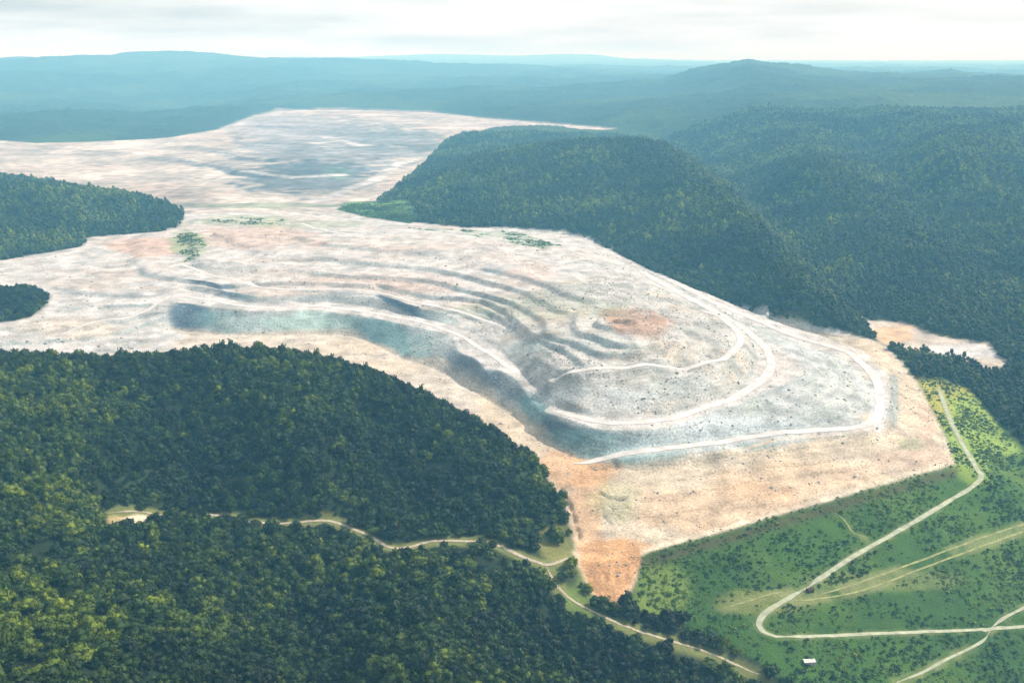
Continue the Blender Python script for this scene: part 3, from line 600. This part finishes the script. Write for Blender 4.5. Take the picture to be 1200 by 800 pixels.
def groups(x, y):
    i, j = ij(x, y); i = np.clip(np.rint(i).astype(int), 0, NR-2); j = np.clip(np.rint(j).astype(int), 0, NT-2); return hm[i, j], lm[i, j], fore[i, j], rest[i, j]
x2, y2 = scatter(2700, 5600, 105); k = keep_forest(x2, y2); x2, y2 = x2[k], y2[k]; z2 = sample(Z, x2, y2); s2 = np.clip(rng.lognormal(math.log(6.6), .28, len(x2)), 3, 12); t2 = tint_at(x2, y2, z2)
ns = ~single
AX, AY, AZ, AS, AT = (np.r_[p[ns], q] for p, q in ((x, x2), (y, y2), (z, z2), (sc, s2), (tn, t2)))
gh, gl, gf, gr_ = groups(AX, AY)
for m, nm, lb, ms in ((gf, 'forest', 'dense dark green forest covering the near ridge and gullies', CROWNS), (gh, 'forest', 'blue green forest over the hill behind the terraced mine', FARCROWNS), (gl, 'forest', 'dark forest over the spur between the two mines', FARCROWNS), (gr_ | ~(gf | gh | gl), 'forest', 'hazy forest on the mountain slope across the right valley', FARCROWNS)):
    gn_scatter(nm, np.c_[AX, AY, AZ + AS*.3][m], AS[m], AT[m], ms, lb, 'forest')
# shrubs and tussocks on the green dam face and shoulders
xs, ys = scatter(800, 3300, 10); i, j = ij(xs, ys); i = np.clip(np.rint(i).astype(int), 0, NR-1); j = np.clip(np.rint(j).astype(int), 0, NT-1)
green = (C[..., 1] > C[..., 0]*1.08) & (C[..., 1] > C[..., 2]*1.35) & (reg == 1)
k = ((reg[i, j] == 2) | green[i, j] & (rng.random(len(xs)) < .6)) & (sample(road_d, xs, ys) > 6) & (fbm(xs, ys, 45, 3, 97) + rng.uniform(-.5, .5, len(xs)) > -.1); xs, ys = xs[k], ys[k]; zs_ = sample(Z, xs, ys)
ss = np.clip(rng.lognormal(math.log(1.5), .5, len(xs)), .5, 4)
gn_scatter('shrubs', np.c_[xs, ys, zs_ + .1], ss, np.clip(.36 + .7*fbm(xs, ys, 60, 3, 98) + rng.normal(0, .2, len(xs)), 0, 1), SHRUBS, 'low green shrubs and tussocks over the dam face', 'shrubs', 1.0)
# loose boulders strewn over the mine
def rock_mesh(seed):
    r = np.random.default_rng(seed); V = []; n = 7
    for k, (z_, q) in enumerate(((-.3, .8), (.15, 1.), (.55, .62))): V += [(math.cos(a_)*q*r.uniform(.75, 1.15), math.sin(a_)*q*r.uniform(.75, 1.15), z_*r.uniform(.8, 1.2)) for a_ in np.arange(n)*6.283/n + r.uniform(-.2, .2, n)]
    V.append((0, 0, .75)); Fc = [(l*n+k, l*n+(k+1) % n, (l+1)*n+(k+1) % n, (l+1)*n+k) for l in (0, 1) for k in range(n)] + [(2*n+k, 2*n+(k+1) % n, 3*n) for k in range(n)]
    me = bpy.data.meshes.new('boulder'); me.from_pydata(V, [], Fc); me.materials.append(M_boulder); me.update(); return me
M_boulder = leaf_mat('boulder_rock', (.10, .115, .115), (.27, .27, .25), (.42, .37, .30))
xs, ys = scatter(1000, 3000, 26); i, j = ij(xs, ys); i = np.clip(np.rint(i).astype(int), 0, NR-1); j = np.clip(np.rint(j).astype(int), 0, NT-1)
pr = np.where(INN > .5, .5, np.where(slope > .22, .35, .07))[i, j]*(fbm(xs, ys, 50, 3, 99) > -.15)
k = (reg[i, j] == 1) & (rng.random(len(xs)) < pr) & (sample(road_d, xs, ys) > 9); xs, ys = xs[k], ys[k]
gn_scatter('boulders', np.c_[xs, ys, sample(Z, xs, ys)], np.clip(rng.lognormal(math.log(.95), .45, len(xs)), .4, 3.2), rng.random(len(xs)), [rock_mesh(k) for k in range(4)], 'loose grey and brown boulders strewn over the mine benches', 'boulders', .8)
# the nearest trees, one by one
for q in pick:
    t = tn[q]; tone = 'dark green' if t < .3 else 'mid green' if t < .55 else 'yellow green'
    pxx, pyy = to_px(x[q], y[q], z[q]); v = random.randrange(6)
    form = ('low spreading', 'rounded', 'flat topped', 'tall domed', 'broad rounded', 'loose spreading')[v]
    o = bpy.data.objects.new('forest_tree', None); COL.objects.link(o); o.location = (x[q], y[q], z[q] - .3); s = float(sc[q]); o.scale = (s, s, s*random.uniform(.9, 1.35)); o.rotation_euler = (0, 0, random.uniform(0, 6.28)); o.empty_display_size = .3
    o['label'] = '%s tree with %s crown in the near forest below the dirt track' % (tone, form); o['category'] = 'tree'; o['group'] = '%s %s trees of the near forest' % (tone, form)
    tr = bpy.data.objects.new('trunk', TRUNKS[v % 3]); COL.objects.link(tr); tr.parent = o
    cr = bpy.data.objects.new('crown', CROWNS[v]); COL.objects.link(cr); cr.parent = o; cr.location = (0, 0, .62); cr['tint'] = float(t)

# ------------------------------------------------------------------ small buildings
def box(V, Fc, x0, x1, y0, y1, z0, z1):
    n = len(V); V += [(a, b, c) for c in (z0, z1) for a, b in ((x0, y0), (x1, y0), (x1, y1), (x0, y1))]
    Fc += [tuple(n+k for k in f) for f in ((3, 2, 1, 0), (4, 5, 6, 7), (0, 1, 5, 4), (1, 2, 6, 5), (2, 3, 7, 6), (3, 0, 4, 7))]
def bmesh_of(name, boxes, mat, extra=None):
    V, Fc = [], []
    for b in boxes: box(V, Fc, *b)
    if extra: n = len(V); V += extra[0]; Fc += [tuple(k+n for k in f) for f in extra[1]]
    me = bpy.data.meshes.new(name); me.from_pydata(V, [], Fc); me.materials.append(mat); me.update(); return me
def shed(name, label, px, py, rz, lx, ly, h, wallm, roofm):
    p = WF([(px, py)])[0]; z = sample(Z, p[:1], p[1:2])[0]
    o = bpy.data.objects.new(name, None); COL.objects.link(o); o.location = (p[0], p[1], z - .2); o.rotation_euler = (0, 0, rz); o['label'] = label; o['category'] = 'hut'
    a, b = lx/2, ly/2
    put('wall', bmesh_of('wall', [(-a, a, -b, b, -2.5, h)], wallm), o)
    e = .5; rv = [(-a-e, -b-e, h-.1), (a+e, -b-e, h-.1), (a+e, b+e, h-.1), (-a-e, b+e, h-.1), (-a-e, 0, h+1.5), (a+e, 0, h+1.5)]
    put('roof', bmesh_of('roof', [], roofm, (rv, [(3, 2, 1, 0), (0, 1, 5, 4), (2, 3, 4, 5), (1, 2, 5), (3, 0, 4)])), o)
    d = put('door', bmesh_of('door', [(-a*.6-.5, -a*.6+.5, -b-.06, -b+.02, 0, 2.1)], M_bark), o)
    for xw in (0., a*.55): put('window', bmesh_of('window', [(xw-.5, xw+.5, -b-.05, -b+.02, 1.1, 2.0)], M_glass), o)
M_glass = principled('dark_glass', (.03, .04, .05), .15, .5)[0]
shed('site_hut', 'small dark brown hut beside the ramp road junction on the dam face', 949, 694, .4, 8, 5, 2.6, plain('dark_boards', (.07, .05, .035), 1), plain('rusty_sheet', (.06, .035, .025), .6))
shed('site_shed', 'small white roofed shed among the trees below the lower dam road', 948, 776, .1, 12, 6, 3, plain('pale_render', (.4, .38, .34), .5), plain('white_sheet', (.62, .62, .58), .4))
# ------------------------------------------------------------------ haze: the air between the hills
me = bpy.data.meshes.new('haze'); hx, z0, z1 = 64000, -330, max(float(Z.max()), CAM_H) + 60
me.from_pydata([(sx*hx, sy*hx, zz) for zz in (z0, z1) for sx, sy in ((-1, -1), (1, -1), (1, 1), (-1, 1))], [], [(3, 2, 1, 0), (4, 5, 6, 7), (0, 1, 5, 4), (1, 2, 6, 5), (2, 3, 7, 6), (3, 0, 4, 7)])
hz = bpy.data.materials.new('haze_air'); hz.use_nodes = True; hz.node_tree.nodes.clear()
pv = hz.node_tree.nodes.new('ShaderNodeVolumePrincipled'); ho = hz.node_tree.nodes.new('ShaderNodeOutputMaterial'); hz.node_tree.links.new(pv.outputs[0], ho.inputs['Volume'])
pv.inputs['Color'].default_value = (.23, .66, 1.0, 1); pv.inputs['Absorption Color'].default_value = (1, 1, 1, 1); pv.inputs['Density'].default_value = 9.2e-5; pv.inputs['Anisotropy'].default_value = 0
me.materials.append(hz); put('haze', me, label='pale blue haze hanging over the valley', category='haze', kind='stuff')
